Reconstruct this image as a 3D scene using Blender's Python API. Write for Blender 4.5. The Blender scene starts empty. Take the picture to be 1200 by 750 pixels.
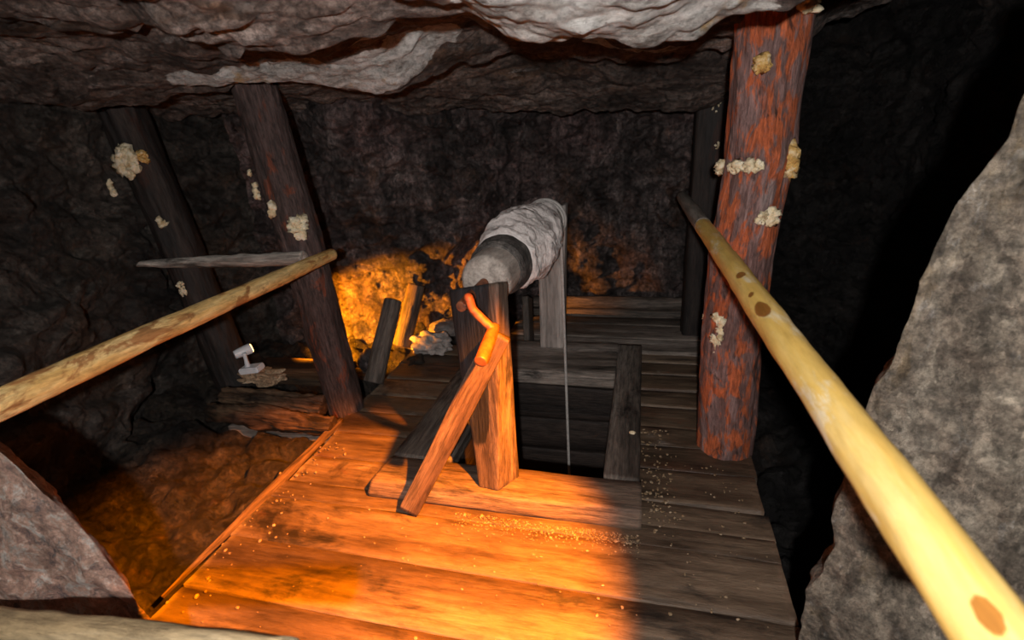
import bpy, math, random
import numpy as np
from mathutils import Matrix, Vector

random.seed(7)
RNG = np.random.default_rng(11)
SC = bpy.context.scene
COL = SC.collection

# ---------------------------------------------------------------- camera frame
CAM_H = 1.55
nz = np.array([104, 1558, 600.0]); nz /= np.linalg.norm(nz)
vy = np.array([160, -235, 600.0]); vy -= nz * vy.dot(nz); vy /= np.linalg.norm(vy)
Zr = -nz; Yr = vy; Xr = np.cross(Yr, Zr)
R = np.array([Xr, Yr, Zr])
O = np.array([0, 0, CAM_H])

def ray(px, py): return R @ np.array([px - 600, py - 375, 600.0])
def onZ(px, py, z=0.0):
    d = ray(px, py); return O + d * (z - CAM_H) / d[2]
def onY(px, py, y):
    d = ray(px, py); return O + d * y / d[1]

# ---------------------------------------------------------------- noise (numpy)
def h3(ix, iy, iz, s):
    h = (ix.astype(np.int64) * 374761393 + iy.astype(np.int64) * 668265263 +
         iz.astype(np.int64) * 2147483647 + s * 974634777) & 0xFFFFFFFF
    h = ((h ^ (h >> 13)) * 1274126177) & 0xFFFFFFFF
    h = ((h ^ (h >> 16)) * 2246822519) & 0xFFFFFFFF
    h = h ^ (h >> 15)
    return (h & 0xFFFFFF) / float(0x1000000)

def vnoise(p, s=0):
    i = np.floor(p).astype(np.int64); f = p - i
    f = f * f * f * (f * (f * 6 - 15) + 10)
    r = 0
    for a in (0, 1):
        wa = f[:, 0] if a else 1 - f[:, 0]
        for b in (0, 1):
            wb = f[:, 1] if b else 1 - f[:, 1]
            for c in (0, 1):
                wc = f[:, 2] if c else 1 - f[:, 2]
                r = r + wa * wb * wc * h3(i[:, 0] + a, i[:, 1] + b, i[:, 2] + c, s)
    return r * 2 - 1

def fbm(p, s=0, n=4, g=0.5):
    r = 0; a = 1.0; q = np.array(p, float)
    for k in range(n):
        r = r + a * vnoise(q, s + k); q = q * 2.03 + 7.1; a *= g
    return r

def facets(p, s=0, k=9.0, tilt=0.9):
    """soft voronoi blocks, each with its own height and tilt"""
    i = np.floor(p).astype(np.int64)
    num = np.zeros(len(p)); den = np.zeros(len(p)) + 1e-12
    for a in (-1, 0, 1):
        for b in (-1, 0, 1):
            for c in (-1, 0, 1):
                j = i + np.array([a, b, c])
                ctr = np.stack([j[:, q] + h3(j[:, 0], j[:, 1], j[:, 2], s + 10 + q) for q in range(3)], 1)
                d = p - ctr
                w = np.exp(-k * np.sqrt((d * d).sum(1)))
                t = np.stack([h3(j[:, 0], j[:, 1], j[:, 2], s + 20 + q) - .5 for q in range(3)], 1)
                val = (h3(j[:, 0], j[:, 1], j[:, 2], s + 30) - .5) * 1.2 + tilt * 2 * (t * d).sum(1)
                num += w * val; den += w
    return num / den

# ---------------------------------------------------------------- object helpers
def link(name, v, f, mat, parent=None, base=None, smooth=True, attrs=None, mats=None, midx=None):
    v = np.asarray(v, float)
    if parent is not None:
        org = np.array(parent['_base'])
    else:
        org = np.array(base if base is not None else (0, 0, 0), float)
    me = bpy.data.meshes.new(name)
    me.from_pydata((v - org).tolist(), [], [tuple(int(i) for i in q) for q in f])
    me.polygons.foreach_set('use_smooth', [smooth] * len(me.polygons))
    for k, a in (attrs or {}).items():
        a = np.asarray(a, float)
        if a.ndim == 2:
            at = me.attributes.new(k, 'FLOAT_VECTOR', 'POINT'); at.data.foreach_set('vector', a.ravel())
        else:
            at = me.attributes.new(k, 'FLOAT', 'POINT'); at.data.foreach_set('value', a)
    me.materials.append(mat)
    me.update()
    o = bpy.data.objects.new(name, me); COL.objects.link(o)
    if parent is not None:
        o.parent = parent
        o.location = org - np.array(parent['_base'])
        o['_base'] = list(org)
        # the parent's own origin is the frame the vertices are written in
    else:
        o.location = org; o['_base'] = list(org)
    return o

def tag(o, label=None, cat=None, group=None, kind=None):
    if label: o['label'] = label
    if cat: o['category'] = cat
    if group: o['group'] = group
    if kind: o['kind'] = kind
    return o

def thing(name, label, cat, loc, group=None):
    o = bpy.data.objects.new(name, None); COL.objects.link(o)
    o.empty_display_size = .1
    o.location = loc; o['_base'] = [float(c) for c in loc]
    return tag(o, label, cat, group)

def grid_faces(nu, nv, wrap=False):
    i = np.arange(nu if wrap else nu - 1)[:, None]; j = np.arange(nv - 1)[None, :]
    i2 = (i + 1) % nu
    a = i * nv + j; b = i2 * nv + j; c = i2 * nv + j + 1; d = i * nv + j + 1
    return np.stack([a + 0 * b, b + 0 * a, c + 0 * a, d + 0 * b], -1).reshape(-1, 4)

def norm(v):
    v = np.asarray(v, float); return v / (np.linalg.norm(v, axis=-1, keepdims=True) + 1e-12)

def grid_normals(P):
    du = np.gradient(P, axis=0); dv = np.gradient(P, axis=1)
    return norm(np.cross(du, dv))

def frame(d):
    d = norm(d); up = np.array([0, 0, 1.0]) if abs(d[2]) < .9 else np.array([0, 1.0, 0])
    a = norm(np.cross(up, d)); b = np.cross(d, a); return a, b, d

SEED = [100]
def seed():
    SEED[0] += 17; return SEED[0]

def log_mesh(path, radii, rings=90, seg=40, rough=.06, ridge=.05, knots=(), flat=0, cap=True, hollow_end=False):
    """round timber along a path; returns verts, faces, lc"""
    s_ = seed()
    path = np.asarray(path, float)
    L = np.concatenate([[0], np.cumsum(np.linalg.norm(np.diff(path, axis=0), axis=1))])
    t = np.linspace(0, L[-1], rings)
    C = np.stack([np.interp(t, L, path[:, k]) for k in range(3)], 1)
    if len(path) > 2:
        for _ in range(6):
            C[1:-1] = (C[:-2] + 2 * C[1:-1] + C[2:]) / 4
    Rr = np.interp(t, np.linspace(0, L[-1], len(radii)), radii)
    T = norm(np.gradient(C, axis=0))
    a, b, _ = frame(path[-1] - path[0])
    th = np.linspace(0, 2 * math.pi, seg, endpoint=False)
    V = np.zeros((rings, seg, 3)); LC = np.zeros((rings, seg, 3))
    off = s_ * .37 % 50
    ux = np.cos(th)[None, :] * np.ones((rings, 1)); uy = np.sin(th)[None, :] * np.ones((rings, 1))
    Z = t[:, None] * np.ones((1, seg))
    r0 = Rr[:, None]
    q = np.stack([ux * 1.3 + off, uy * 1.3, Z / (np.mean(radii) * 3.5)], -1).reshape(-1, 3)
    d1 = fbm(q, s_, 3).reshape(rings, seg)
    q2 = np.stack([ux * 5 + off, uy * 5, Z / (np.mean(radii) * 1.6)], -1).reshape(-1, 3)
    d2 = fbm(q2, s_ + 5, 3).reshape(rings, seg)
    rr = r0 * (1 + rough * d1 + ridge * d2)
    for (kt, ka, kr, kh) in knots:
        da = np.angle(np.exp(1j * (th[None, :] - ka))) * r0
        dd = ((Z - kt) ** 2 + da ** 2) / kr ** 2
        rr = rr + kh * np.exp(-dd * 2)
    for i in range(rings):
        aa = norm(a - T[i] * a.dot(T[i])); bb = np.cross(T[i], aa)
        V[i] = C[i] + rr[i][:, None] * (np.cos(th)[:, None] * aa + np.sin(th)[:, None] * bb)
    LC[..., 0] = ux * r0 + off; LC[..., 1] = uy * r0; LC[..., 2] = Z
    v = V.reshape(-1, 3); lc = LC.reshape(-1, 3)
    f = []
    for i in range(rings - 1):
        for j in range(seg):
            j2 = (j + 1) % seg
            f.append((i * seg + j, i * seg + j2, (i + 1) * seg + j2, (i + 1) * seg + j))
    if cap:
        for i, sgn in ((0, -1), (rings - 1, 1)):
            base = len(v); last = np.arange(seg) + i * seg
            for q_, fr in enumerate((.86, .45)):
                ring = C[i] + (V[i] - C[i]) * fr + T[i] * sgn * np.mean(radii) * (.06 if q_ == 0 else .08)
                v = np.vstack([v, ring]); lc = np.vstack([lc, LC[i] * np.array([fr, fr, 1])])
                cur = np.arange(seg) + base + q_ * seg
                for j in range(seg):
                    j2 = (j + 1) % seg
                    f.append((last[j], cur[j], cur[j2], last[j2]) if sgn < 0 else (last[j], last[j2], cur[j2], cur[j]))
                last = cur
            f.append(tuple(last[::-1]) if sgn < 0 else tuple(last))
    return v, f, lc

def hewn_mesh(bot, top, n=40, rough=.004, chip=.012, rnd=.12, sub=6):
    """timber lofted between two polygons (same count), edges rounded, worn"""
    s_ = seed()
    bot = np.asarray(bot, float); top = np.asarray(top, float)
    def ringpts(P):
        out = []
        m = len(P)
        for i in range(m):
            p0, p1, p2 = P[i - 1], P[i], P[(i + 1) % m]
            e0 = p1 + (p0 - p1) * rnd; e1 = p1 + (p2 - p1) * rnd
            for u in (0, .5, 1):
                out.append((1 - u) ** 2 * e0 + 2 * u * (1 - u) * p1 + u * u * e1)
            nxt = p2 + (p1 - p2) * rnd
            for u in range(1, sub):
                out.append(e1 + (nxt - e1) * u / sub)
        return np.array(out)
    B = ringpts(bot); T = ringpts(top); m = len(B)
    dirv = top.mean(0) - bot.mean(0); Ln = np.linalg.norm(dirv)
    t = np.linspace(0, 1, n)
    V = B[None] * (1 - t)[:, None, None] + T[None] * t[:, None, None]
    cen = V.mean(1, keepdims=True); out = norm(V - cen)
    a, b, d = frame(dirv)
    rel = V - bot.mean(0)
    LC = np.stack([rel @ a + s_ * .31 % 40, rel @ b, rel @ d], -1)
    q = LC * np.array([22, 22, 3.0])
    dn = fbm(q.reshape(-1, 3), s_, 3).reshape(n, m)
    q = LC * np.array([7, 7, 1.7])
    dn2 = fbm(q.reshape(-1, 3), s_ + 3, 2).reshape(n, m)
    V = V + out * (rough * dn + chip * .5 * dn2)[..., None]
    # bevelled ends
    for i, sgn in ((0, 1), (n - 1, -1)):
        V[i] = cen[i] + (V[i] - cen[i]) * (1 - .03)
    v = V.reshape(-1, 3); lc = LC.reshape(-1, 3); f = []
    for i in range(n - 1):
        for j in range(m):
            j2 = (j + 1) % m
            f.append((i * m + j, i * m + j2, (i + 1) * m + j2, (i + 1) * m + j))
    for i, sgn in ((0, -1), (n - 1, 1)):
        k = len(v); v = np.vstack([v, cen[i]]); lc = np.vstack([lc, LC[i].mean(0)])
        for j in range(m):
            j2 = (j + 1) % m
            f.append((k, i * m + j2, i * m + j) if sgn < 0 else (k, i * m + j, i * m + j2))
    return v, f, lc

def beam_mesh(p0, p1, w, h, up=(0, 0, 1), n=50, **kw):
    """rectangular timber from p0 to p1 (centre line)"""
    p0 = np.asarray(p0, float); p1 = np.asarray(p1, float); d = norm(p1 - p0)
    a = norm(np.cross(np.asarray(up, float), d)); b = np.cross(d, a)
    sq = [(-1, -1), (1, -1), (1, 1), (-1, 1)]
    P = [p0 + a * x * w / 2 + b * y * h / 2 for x, y in sq]
    Q = [p1 + a * x * w / 2 + b * y * h / 2 for x, y in sq]
    return hewn_mesh(P, Q, n=n, **kw)

def ico(sub=3):
    import bmesh
    bm = bmesh.new(); bmesh.ops.create_icosphere(bm, subdivisions=sub, radius=1)
    v = np.array([q.co[:] for q in bm.verts]); f = [tuple(x.index for x in p.verts) for p in bm.faces]
    bm.free(); return v, f
ICO = {k: ico(k) for k in (1, 2, 3, 5)}

def blob_cluster(center, nrm, size, n, r=(.012, .024), tang=None, squash=.6, s_=None, streak=None):
    """a crusty cluster of lumps lying on a surface"""
    s_ = seed(); rg = np.random.default_rng(s_)
    nrm = norm(nrm); a, b, _ = frame(nrm)
    if tang is not None:
        a = norm(np.asarray(tang) - nrm * np.dot(tang, nrm)); b = np.cross(nrm, a)
    v0, f0 = ICO[2]
    V = []; F = []; k = 0
    n = int(n * 2.2); r = (r[0] * .6, r[1] * .95)
    for i in range(n):
        u, w = rg.uniform(-1, 1, 2)
        if u * u + w * w > 1: u *= .6; w *= .6
        rad = rg.uniform(*r)
        c = np.asarray(center) + a * u * size[0] + b * w * size[1] + nrm * (.004 + rg.uniform(0, .5) * rad)
        q = v0 * rad * rg.uniform(.6, 1.4, 3)
        q = q + v0 * rad * .75 * fbm(v0 * 2.0 + i * 3.1, s_, 3)[:, None]
        q = q - nrm * (q @ nrm)[:, None] * (1 - squash)
        V.append(c + q); F += [tuple(x + k for x in t) for t in f0]; k += len(v0)
    return np.vstack(V), F

def rock_mesh(c, size, sub=5, amp=.35, scale=1.6, rot=0, s_=None):
    s_ = s_ or seed()
    v0, f0 = ICO[sub]
    q = v0 * scale + s_
    d = 1 + amp * facets(q, s_, 8, .8) + .06 * fbm(q * 4, s_, 3)
    v = v0 * d[:, None] * np.asarray(size)
    ca, sa = math.cos(rot), math.sin(rot)
    v = v @ np.array([[ca, sa, 0], [-sa, ca, 0], [0, 0, 1]])
    return v + np.asarray(c), f0

def tube_mesh(path, r, seg=14, n=40, lump=.0):
    v, f, lc = log_mesh(path, [r, r] if np.isscalar(r) else r, rings=n, seg=seg, rough=lump, ridge=lump)
    return v, f, lc

# ---------------------------------------------------------------- materials
class NT:
    def __init__(s, name):
        s.m = bpy.data.materials.new(name); s.m.use_nodes = True
        s.t = s.m.node_tree; s.t.nodes.clear()
        s.out = s.n('ShaderNodeOutputMaterial'); s.b = s.n('ShaderNodeBsdfPrincipled')
        s.l(s.b.outputs[0], s.out.inputs[0])
    def n(s, t, **kw):
        x = s.t.nodes.new(t)
        for k, v in kw.items(): setattr(x, k, v)
        return x
    def l(s, a, b): s.t.links.new(a, b)
    def coord(s, attr=None, scale=(1, 1, 1), rot=(0, 0, 0)):
        if attr:
            c = s.n('ShaderNodeAttribute', attribute_name=attr).outputs['Vector']
        else:
            c = s.n('ShaderNodeTexCoord').outputs['Object']
        m = s.n('ShaderNodeMapping'); m.inputs['Scale'].default_value = scale; m.inputs['Rotation'].default_value = rot
        s.l(c, m.inputs[0]); return m.outputs[0]
    def noise(s, co, scale, detail=6, rough=.6, dist=0):
        x = s.n('ShaderNodeTexNoise'); s.l(co, x.inputs['Vector'])
        x.inputs['Scale'].default_value = scale; x.inputs['Detail'].default_value = detail
        x.inputs['Roughness'].default_value = rough; x.inputs['Distortion'].default_value = dist
        return x.outputs['Fac']
    def voro(s, co, scale, feature='F1', rnd=1):
        x = s.n('ShaderNodeTexVoronoi', feature=feature); s.l(co, x.inputs['Vector'])
        x.inputs['Scale'].default_value = scale; x.inputs['Randomness'].default_value = rnd
        return x.outputs[0]
    def ramp(s, fac, stops, interp='LINEAR'):
        x = s.n('ShaderNodeValToRGB'); cr = x.color_ramp; cr.interpolation = interp
        while len(cr.elements) < len(stops): cr.elements.new(.5)
        for e, (p, c) in zip(cr.elements, stops):
            e.position = p
            e.color = (c, c, c, 1) if np.isscalar(c) else (*c, 1)
        s.l(fac, x.inputs[0]); return x.outputs[0]
    def mix(s, fac, a, b, mode='MIX'):
        x = s.n('ShaderNodeMix', data_type='RGBA', blend_type=mode)
        for sock, val in ((x.inputs[0], fac), (x.inputs[6], a), (x.inputs[7], b)):
            if hasattr(val, 'is_output') or hasattr(val, 'links'): s.l(val, sock)
            elif np.isscalar(val): sock.default_value = val
            else: sock.default_value = (*val, 1)
        return x.outputs[2]
    def math(s, op, a, b=0.0):
        x = s.n('ShaderNodeMath', operation=op)
        for sock, val in ((x.inputs[0], a), (x.inputs[1], b)):
            if np.isscalar(val): sock.default_value = val
            else: s.l(val, sock)
        return x.outputs[0]
    def bump(s, hs, strength=.5, dist=.01, prev=None):
        x = s.n('ShaderNodeBump'); x.inputs['Strength'].default_value = strength; x.inputs['Distance'].default_value = dist
        s.l(hs, x.inputs['Height'])
        if prev is not None: s.l(prev, x.inputs['Normal'])
        return x.outputs[0]
    def fin(s, col, rough, nor=None, spec=.5):
        for val, k in ((col, 'Base Color'), (rough, 'Roughness')):
            if np.isscalar(val): s.b.inputs[k].default_value = val
            elif isinstance(val, tuple): s.b.inputs[k].default_value = (*val, 1)
            else: s.l(val, s.b.inputs[k])
        s.b.inputs['Specular IOR Level'].default_value = spec
        if nor is not None: s.l(nor, s.b.inputs['Normal'])
        return s.m

def rock_mat(name, stops, rust=.5, rustcol=(.22, .085, .025), scale=3.0, strata=(1, 1, 1), rot=(0, 0, 0),
             wet=.45, bump=.9, vein=False, light=.12, lightcol=(.34, .31, .28), rustlow=.56, cell=6.0, contrast=1.0, streak=0, tint=None, fleck=0):
    m = NT(name)
    co0 = m.coord(scale=strata, rot=rot); cw = m.coord()
    # broken-up coordinates so that the blocks get ragged borders
    dn = m.n('ShaderNodeTexNoise'); m.l(co0, dn.inputs['Vector']); dn.inputs['Scale'].default_value = 5; dn.inputs['Detail'].default_value = 6; dn.inputs['Roughness'].default_value = .65
    sub = m.n('ShaderNodeVectorMath', operation='SUBTRACT'); m.l(dn.outputs['Color'], sub.inputs[0]); sub.inputs[1].default_value = (.5, .5, .5)
    scl = m.n('ShaderNodeVectorMath', operation='SCALE'); m.l(sub.outputs[0], scl.inputs[0]); scl.inputs['Scale'].default_value = .22
    add = m.n('ShaderNodeVectorMath', operation='ADD'); m.l(co0, add.inputs[0]); m.l(scl.outputs[0], add.inputs[1])
    co = add.outputs[0]
    n1 = m.noise(co, scale, 12, .7, .4)
    col = m.ramp(n1, stops)
    n2 = m.noise(co, scale * .8, 8, .7, .8)
    col = m.mix(m.ramp(n2, [(rustlow, 0), (rustlow + .09, rust)]), col, rustcol)
    n3 = m.noise(co, scale * 3.3, 9, .75, .3)
    col = m.mix(m.ramp(n3, [(.57, 0), (.68, light * 3)]), col, lightcol)
    # blocks of different tone
    def cells(sc):
        x = m.n('ShaderNodeTexVoronoi', feature='F1'); m.l(co, x.inputs['Vector']); x.inputs['Scale'].default_value = sc
        sp = m.n('ShaderNodeSeparateColor'); m.l(x.outputs['Color'], sp.inputs[0]); return sp.outputs[0]
    c1 = cells(cell); c2 = cells(cell * 3.1)
    col = m.mix(min(1, .75 * contrast), col, m.ramp(c1, [(0, .35), (.5, .8), (1, 1.0)]), 'MULTIPLY')
    col = m.mix(min(1, .7 * contrast), col, m.ramp(c2, [(0, .3), (.5, .75), (1, 1.0)]), 'MULTIPLY')
    spk = m.noise(cw, 38, 8, .78)
    col = m.mix(min(1, .85 * contrast), col, m.ramp(spk, [(.38, .08), (.49, .55), (.6, 1.15)]), 'MULTIPLY')
    if tint:
        col = m.mix(m.ramp(m.noise(cw, 1.3, 4, .6), [(.46, 0), (.58, .6)]), col, tint, 'MULTIPLY')
    if streak:
        sv = m.noise(m.coord(scale=(7, 7, .8)), 1.6, 9, .72, .3)
        col = m.mix(streak, col, m.ramp(sv, [(.36, .06), (.47, .5), (.56, 1.0), (.66, 1.7)]), 'MULTIPLY')
    if fleck:
        fk = m.noise(m.coord(scale=(1, 1, .6)), 34, 6, .8, .8)
        col = m.mix(m.ramp(fk, [(.655, 0), (.69, fleck)]), col, (.85, .83, .8))
    if vein:
        at = m.n('ShaderNodeAttribute', attribute_name='vein').outputs['Fac']
        vn = m.noise(co, 7, 9, .75, .4)
        msk = m.ramp(m.math('ADD', at, m.math('MULTIPLY', m.math('SUBTRACT', vn, .5), 1.5)), [(.48, 0), (.54, 1)])
        vc = m.ramp(m.noise(co, 9, 9, .75, .5), [(.33, (.10, .08, .065)), (.41, (.36, .33, .30)), (.49, (.70, .68, .64)), (.6, (.88, .86, .83))])
        och = m.ramp(m.noise(cw, 5, 5, .65), [(.59, 0), (.66, .75)])
        vc = m.mix(och, vc, (.55, .3, .06))
        vc = m.mix(.6, vc, m.ramp(spk, [(.38, .3), (.49, .9), (.6, 1.15)]), 'MULTIPLY')
        col = m.mix(msk, col, vc)
    nb = m.noise(co, 14, 11, .75)
    rid = m.math('ABSOLUTE', m.math('SUBTRACT', m.noise(co, 6, 8, .65, .6), .5))
    vb = m.voro(co, cell * 1.5, 'DISTANCE_TO_EDGE')
    b0 = m.bump(m.ramp(rid, [(0, 0), (.06, .8), (.3, 1)]), bump * .9, .035)
    b1 = m.bump(m.ramp(vb, [(0, 0), (.06, .9), (.2, 1)]), bump * .25, .02, b0)
    b1 = m.bump(m.math('ADD', c1, m.math('MULTIPLY', c2, .5)), bump * .5, .02, b1)
    b2 = m.bump(nb, bump, .05, b1)
    b3 = m.bump(spk, min(1, bump), .016, b2)
    rg = m.ramp(m.math('ADD', m.math('MULTIPLY', c2, .5), m.math('MULTIPLY', m.noise(cw, 6, 5, .6), .5)), [(.3, wet), (.6, min(1, wet + .35))])
    return m.fin(col, rg, b3, .5)

def wood_mat(name, stops, scale=9, stretch=.1, patch=None, patchlow=.5, patchscale=6, dark=None, darklow=.58, bump=.5,
             rough=(.5, .8), fine=.5, spec=.4, pale=None, palelow=.6, attr='lc', pst=3.5, knots=0, shade_stain=None):
    m = NT(name)
    co = m.coord(attr, (1, 1, stretch)); cb = m.coord(attr, (1, 1, stretch * pst))
    n1 = m.noise(co, scale, 8, .65, .4)
    col = m.ramp(n1, stops)
    if patch:
        p = m.ramp(m.noise(cb, patchscale, 7, .65, .5), [(patchlow, 0), (patchlow + .07, .9)])
        col = m.mix(p, col, patch)
    if pale:
        p = m.ramp(m.noise(cb, patchscale * 1.4, 7, .7, .3), [(palelow, 0), (palelow + .1, .8)])
        col = m.mix(p, col, pale)
    if dark:
        p = m.ramp(m.noise(cb, patchscale * .8, 8, .7, .7), [(darklow, 0), (darklow + .09, .92)])
        col = m.mix(p, col, dark)
    if knots:
        kv = m.voro(m.coord(attr, (1, .4, .42)), knots)
        col = m.mix(m.ramp(kv, [(.07, .9), (.13, .55), (.26, 0)]), col, (.085, .035, .018))
        kr = m.bump(m.ramp(kv, [(.05, 0), (.12, 1)]), .3, .004)
    if shade_stain:  # mask for painted shade on the windlass post and real stains on the rail
        pa_ = m.n('ShaderNodeAttribute', attribute_name='shade_stain').outputs['Fac']
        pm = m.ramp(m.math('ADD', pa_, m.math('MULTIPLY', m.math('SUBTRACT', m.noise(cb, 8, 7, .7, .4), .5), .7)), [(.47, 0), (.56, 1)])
        col = m.mix(pm, col, m.ramp(n1, [(.35, tuple(x * .35 for x in shade_stain)), (.55, shade_stain), (.72, tuple(x * 1.9 for x in shade_stain))]))
    st = m.noise(co, scale * 9, 6, .7)
    md = m.noise(cb, scale * 3.2, 9, .75, .5)
    col = m.mix(min(1, fine * 1.3), col, m.ramp(md, [(.36, .3), (.5, .85), (.6, 1.15)]), 'MULTIPLY')
    col = m.mix(min(1, fine * 1.5), col, m.ramp(st, [(.38, .3), (.5, .85), (.6, 1.15)]), 'MULTIPLY')
    gr = m.noise(cb, 90, 4, .7)
    b = m.bump(st, min(1, bump * 1.4), .008); b = m.bump(md, bump, .012, b); b = m.bump(n1, bump * .8, .015, b); b = m.bump(gr, bump * .4, .003, b)
    rg = m.ramp(n1, [(.3, rough[0]), (.7, rough[1])])
    return m.fin(col, rg, b, spec)

def crust_mat(name, a, b_, c, scale=30, bump=.8, rough=.9):
    m = NT(name); co = m.coord()
    n = m.noise(co, scale, 8, .7, .2)
    col = m.ramp(n, [(.3, a), (.5, b_), (.68, c)])
    nor = m.bump(m.noise(co, scale * 3, 6, .7), bump, .008)
    return m.fin(col, rough, nor, .25)

def plain_mat(name, c, rough=.5, metal=0, bumpsc=60, bump=.15, c2=None):
    m = NT(name); co = m.coord()
    n = m.noise(co, bumpsc, 6, .65)
    col = m.ramp(n, [(.35, c2 or tuple(x * .7 for x in c)), (.6, c)])
    m.b.inputs['Metallic'].default_value = metal
    return m.fin(col, rough, m.bump(n, bump, .004), .5)

M = {}
def g(k, *st): return [(p, tuple(c * k for c in col)) for p, col in st]
M['wall'] = rock_mat('dark wet rock', g(1.35, (.3, (.05, .038, .036)), (.45, (.2, .16, .152)), (.58, (.34, .27, .255)), (.75, (.65, .56, .53))),
                     rust=.55, rustcol=(.36, .16, .07), scale=2.6, wet=.3, light=.2, lightcol=(.8, .74, .7), cell=5, streak=.75, tint=(1.0, .78, .8), fleck=.5)
M['wall_l'] = rock_mat('dark brown rock', g(.6, (.3, (.05, .04, .034)), (.45, (.18, .148, .125)), (.58, (.3, .25, .21)), (.75, (.5, .43, .37))),
                       rust=.5, scale=2.4, wet=.4, light=.14, rustcol=(.17, .09, .04), lightcol=(.42, .39, .35), cell=4.5, fleck=.25)
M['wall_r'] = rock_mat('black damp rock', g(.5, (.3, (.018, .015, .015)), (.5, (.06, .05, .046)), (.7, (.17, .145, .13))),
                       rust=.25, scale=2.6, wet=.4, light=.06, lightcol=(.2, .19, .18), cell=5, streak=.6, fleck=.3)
M['ceil'] = rock_mat('layered roof rock', g(1.25, (.28, (.04, .031, .025)), (.42, (.19, .14, .118)), (.55, (.34, .255, .215)), (.72, (.62, .53, .48))),
                     rust=.6, rustcol=(.3, .14, .06), scale=3.2, strata=(.45, 1.1, 1.6), rot=(0, 0, .25), wet=.34, vein=True, light=.25, lightcol=(.72, .68, .66), cell=5)
M['near_r'] = rock_mat('rough grey rock', g(2.3, (.3, (.09, .072, .055)), (.45, (.23, .187, .142)), (.6, (.34, .288, .225)), (.75, (.52, .46, .375))),
                       rust=.7, rustcol=(.5, .36, .2), scale=7, strata=(1, 1, .45), wet=.65, light=.25, lightcol=(.9, .86, .8), rustlow=.56, cell=16, contrast=.9, bump=1.0)
M['near_l'] = rock_mat('mottled pink rock', g(1, (.36, (.17, .13, .13)), (.45, (.62, .37, .29)), (.53, (.9, .56, .42)), (.61, (.98, .88, .8))),
                       rust=.8, rustcol=(.14, .13, .14), scale=20, wet=.6, light=.4, lightcol=(.9, .85, .75), rustlow=.57, cell=26, contrast=.45)
M['ground'] = rock_mat('muddy rock ground', g(.55, (.3, (.03, .023, .018)), (.48, (.12, .085, .06)), (.6, (.22, .16, .11)), (.75, (.36, .28, .2))),
                       rust=.5, scale=5, wet=.45, light=.12, rustcol=(.12, .055, .022), lightcol=(.25, .22, .18), cell=7, contrast=1.2)
M['rubble'] = crust_mat('pale rubble', (.16, .14, .13), (.34, .3, .28), (.5, .46, .43), 14)
M['rubble_d'] = crust_mat('grey rubble', (.08, .07, .065), (.19, .165, .155), (.32, .29, .27), 12)
M['fungus'] = crust_mat('cream fungus', (.45, .3, .13), (.78, .66, .44), (.9, .84, .7), 26)
M['fungus_o'] = crust_mat('ochre fungus', (.3, .13, .03), (.62, .38, .12), (.85, .72, .48), 24)
M['deck'] = wood_mat('deck planks', [(.3, (.028, .018, .012)), (.45, (.10, .065, .042)), (.58, (.18, .122, .08)), (.75, (.3, .23, .17))],
                     scale=3.5, stretch=.13, patch=(.15, .06, .03), patchlow=.6, patchscale=4, dark=(.02, .016, .014), darklow=.555, pale=(.33, .28, .24), palelow=.63, rough=(.35, .65), bump=.5, knots=2.6, fine=.38)
M['oldbeam'] = wood_mat('grey worn timber', [(.3, (.06, .05, .042)), (.45, (.22, .18, .15)), (.58, (.36, .3, .26)), (.72, (.55, .49, .44))],
                        scale=9, stretch=.07, dark=(.02, .016, .013), darklow=.58, pale=(.5, .45, .41), palelow=.63)
M['darkbeam'] = wood_mat('dark worn timber', [(.3, (.03, .024, .02)), (.45, (.1, .08, .066)), (.6, (.18, .145, .12)), (.75, (.34, .29, .25))],
                         scale=9, stretch=.08, dark=(.012, .009, .008), darklow=.55)
M['blackpost'] = wood_mat('black damp log', [(.3, (.008, .006, .0055)), (.5, (.022, .016, .014)), (.7, (.055, .04, .034))], scale=8, stretch=.1,
                          patch=(.05, .018, .011), patchlow=.6, patchscale=7)
M['redbark'] = wood_mat('red flaking bark', [(.3, (.08, .045, .04)), (.48, (.22, .12, .105)), (.62, (.34, .215, .2)), (.75, (.5, .4, .38))],
                        scale=13, stretch=.14, patch=(.66, .15, .045), patchlow=.49, patchscale=19, dark=(.035, .02, .016), darklow=.57, bump=1, fine=.45, pst=2.6)
M['brownbark'] = wood_mat('dark brown bark', [(.3, (.025, .017, .015)), (.48, (.085, .055, .05)), (.62, (.14, .095, .087)), (.75, (.24, .18, .17))],
                          scale=13, stretch=.14, pst=2.6, patch=(.22, .06, .028), patchlow=.55, patchscale=15, dark=(.016, .011, .009), darklow=.56, bump=.9)
M['cratebark'] = wood_mat('orange weathered log', [(.3, (.03, .017, .01)), (.46, (.1, .058, .032)), (.6, (.2, .12, .068)), (.75, (.36, .25, .16))],
                          scale=9, stretch=.07, dark=(.012, .008, .006), darklow=.47, patchscale=5, bump=.7)
M['palepole'] = wood_mat('peeled yellow pole', [(.3, (.48, .26, .05)), (.5, (.66, .43, .11)), (.7, (.74, .56, .24))], scale=11, stretch=.10,
                         patch=(.36, .15, .03), patchlow=.64, patchscale=11, pale=(.72, .63, .45), palelow=.56, fine=.1, shade_stain=(.30, .12, .02), bump=.12, rough=(.45, .65))
M['greypole'] = wood_mat('grey bark pole end', [(.3, (.13, .11, .09)), (.5, (.3, .26, .22)), (.7, (.45, .4, .35))], scale=8, stretch=.1, fine=.3, dark=(.05, .035, .025), darklow=.64)
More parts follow.
